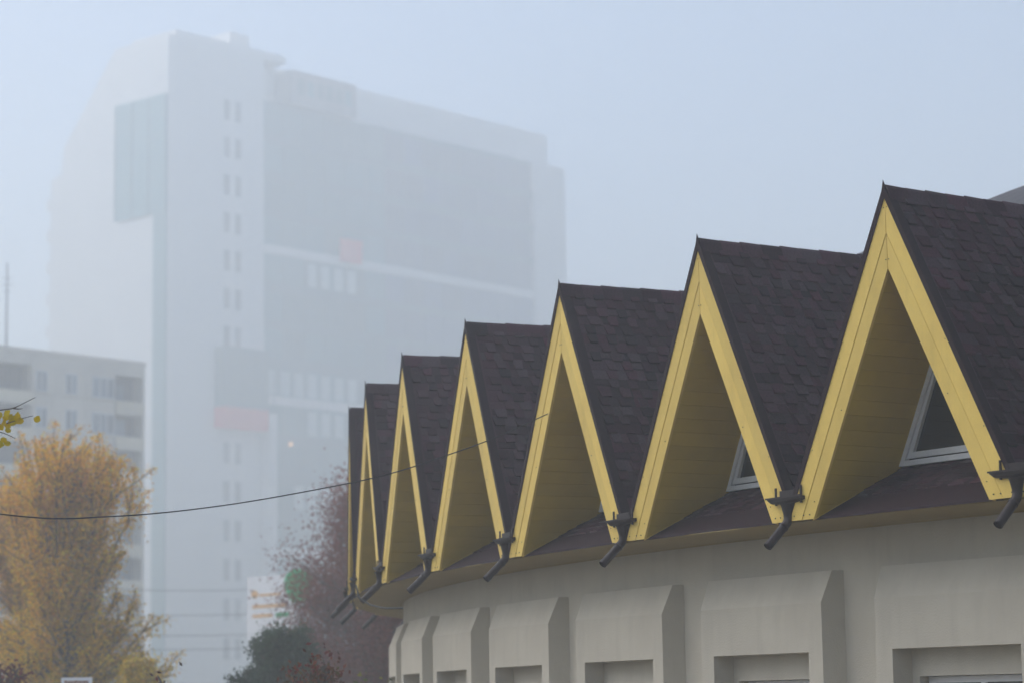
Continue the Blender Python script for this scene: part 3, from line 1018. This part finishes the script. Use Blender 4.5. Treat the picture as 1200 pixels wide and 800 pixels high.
def round_leaf(seed):
    r = random.Random(seed)
    vs = [(0, 0, 0)]
    n = 11
    for i in range(n):
        a = 2 * math.pi * i / n
        rr_ = .034 * (1 + .10 * math.cos(a) + r.uniform(-.08, .08))
        if i == 0:
            rr_ *= 1.25
        vs.append((rr_ * math.cos(a), rr_ * math.sin(a) * .92, .006 * math.cos(2 * a) + r.uniform(-.003, .003)))
    me = bpy.data.meshes.new('leaf')
    me.from_pydata(vs, [], [(0, 1 + i, 1 + (i + 1) % n) for i in range(n)])
    at = me.attributes.new('tint', 'FLOAT_COLOR', 'FACE')
    c = (.62, .43, .015) if seed % 3 else (.50, .38, .02)
    at.data.foreach_set('color', list((*c, 1)) * n)
    me.materials.append(M['leaf'])
    return me
lms = [round_leaf(s) for s in range(4)]
leafpos = [(-4.60, 4.29), (-4.555, 4.265), (-4.57, 4.225), (-4.52, 4.275), (-4.48, 4.265), (-4.445, 4.265), (-4.42, 4.24), (-4.505, 4.235), (-4.62, 4.24),
           (-4.54, 4.20), (-4.59, 4.185), (-4.525, 4.155), (-4.63, 4.20), (-4.275, 4.25), (-4.575, 4.075), (-4.555, 4.05), (-4.61, 4.03), (-4.65, 4.27), (-4.46, 4.29), (-4.56, 4.31),
           (-4.66, 4.16), (-4.70, 4.10), (-4.74, 4.28), (-4.80, 4.20)]
for i, (x, z) in enumerate(leafpos):
    lf = link('leaf', lms[i % 4], lt)
    lf.location = rel((x, 21.98 + random.uniform(-.06, .06), z))
    lf.rotation_euler = (R_(90) + random.uniform(-.6, .6), random.uniform(0, 6.28), random.uniform(-.7, .7))
    s = random.uniform(.8, 1.15)
    lf.scale = (s, s, s)
P = np.concatenate([np.array([-1.0, 0, 5.4]) + rng.normal(size=(500, 3)) * [.75, .8, 1.0], np.array([-.6, 0, 4.2]) + rng.normal(size=(200, 3)) * [.5, .6, .6]])
link('crown', leaves_mesh('crown', P, .035, palette(P, 3, 7, (.45, .34, .02), (.6, .42, .02))), lt)

# ------------------------------------------------------------------ billboard, sign, power line
bb = empty('billboard', (-10.0 * .8, 105 * .8, EYE * (1 - .8)), R_(-45))
bb.scale = (1.2, .8, .8)
tag(bb, 'white billboard with orange lines and a green round corner behind the green bush', 'billboard')
part('panel', MB().box((-1.50, 0, 4.2), (.62, .18, 7.28)), 'board', bb)
gp_ = [(.78 + .56 * math.cos(a) * (1 + .12 * math.sin(3 * a)), -.03, 6.75 + .78 * math.sin(a) * (1 + .10 * math.cos(2 * a + .6))) for a in np.linspace(0, 2 * math.pi, 28, endpoint=False)]
part('green_disc', MB().prism(gp_[::-1], (0, .12, 0)), 'green', bb)
for (x0, x1, z0, z1) in ((-.95, .0, 6.42, 6.52), (-1.25, .25, 5.92, 6.06), (-1.25, -.35, 5.52, 5.66)):
    part('text_line', MB().box((x0, -.012, z0), (x1, -.004, z1)), 'orange', bb)
lg = MB().tube([(-1.15, -.010, 6.52), (-1.15, -.004, 6.52)], [.16, .16], 14)
part('logo', lg, 'orange', bb)
part('green_bar', MB().box((-.20, -.012, 5.50), (.36, -.004, 5.68)), 'green', bb)
for x in (-1.1, .1):
    part('leg', MB().box((x - .09, .05, 0), (x + .09, .17, 4.19)), 'steel', bb)

sg = empty('small_sign', (-7.98, 45, 0))
tag(sg, 'small white sign with brown lettering at the bottom edge under the orange tree', 'sign')
part('panel', MB().box((-.28, 0, 1.75), (.28, .03, 2.27)), 'board', sg)
x = -.22
for i, w in enumerate((.05, .03, .045, .05, .03, .05, .04, .05, .03, .05, .045)):
    part('letter', MB().box((x, -.006, 2.165), (x + w * .8, -.001, 2.205 + (.010 if i in (0, 5) else 0))), 'signbrown', sg)
    x += w * .93
for x in (-.2, .2):
    part('post', MB().tube([(x, .05, 0), (x, .05, 2.2)], .02, 8), 'steel', sg)

for i, (x, lab) in enumerate(((-26.0, 'utility pole out of sight beyond the left edge of the picture'), (-3.2, 'utility pole hidden behind the russet trees'))):
    up = empty('utility_pole', (x, 120, 0))
    tag(up, lab, 'pole', 'poles of the power line')
    part('post', MB().tube([(0, 0, 0), (0, 0, 8.6)], [.14, .10], 10), 'steel', up, True)
    for z in (8.2, 6.4, 5.5, 4.7):
        part('crossarm', MB().box((-.06, -.5, z - .05), (.06, .5, z + .05)), 'steel', up)
for i, (za, zb, zm, y, lab) in enumerate(((8.2, 8.2, 7.35, 119.6, 'top wire of the faint power line before the tower'), (6.45, 6.45, 6.2, 120.3, 'second wire down of the faint power line before the tower'),
                                     (5.55, 5.55, 5.2, 119.7, 'third wire down of the faint power line before the tower'), (4.75, 4.75, 4.55, 120.3, 'lowest wire of the faint power line before the tower'))):
    pts = []
    for j in range(17):
        u = j / 16
        pts.append((-26 + 22.8 * u, y, za + (zb - za) * u - (za - zm) * 4 * u * (1 - u)))
    tag(part('power_line', MB().tube(pts, .013, 5), 'wire', smooth=True), lab, 'wire', 'wires of the power line')

# ------------------------------------------------------------------ fog
hz = part('haze', MB().box((-805, -805, -1.0), (805, 805, 132.0)), 'board')
hz.data.materials.clear()
hm = bpy.data.materials.new('fog')
hm.use_nodes = True
hn = hm.node_tree.nodes
hn.remove(hn['Principled BSDF'])
pv = hn.new('ShaderNodeVolumePrincipled')
pv.inputs['Color'].default_value = (0.95, 0.975, 0.972, 1)
pv.inputs['Density'].default_value = 0.0034
pv.inputs['Anisotropy'].default_value = 0.36
hm.node_tree.links.new(pv.outputs[0], hn['Material Output'].inputs['Volume'])
hz.data.materials.append(hm)
hz['kind'] = 'stuff'
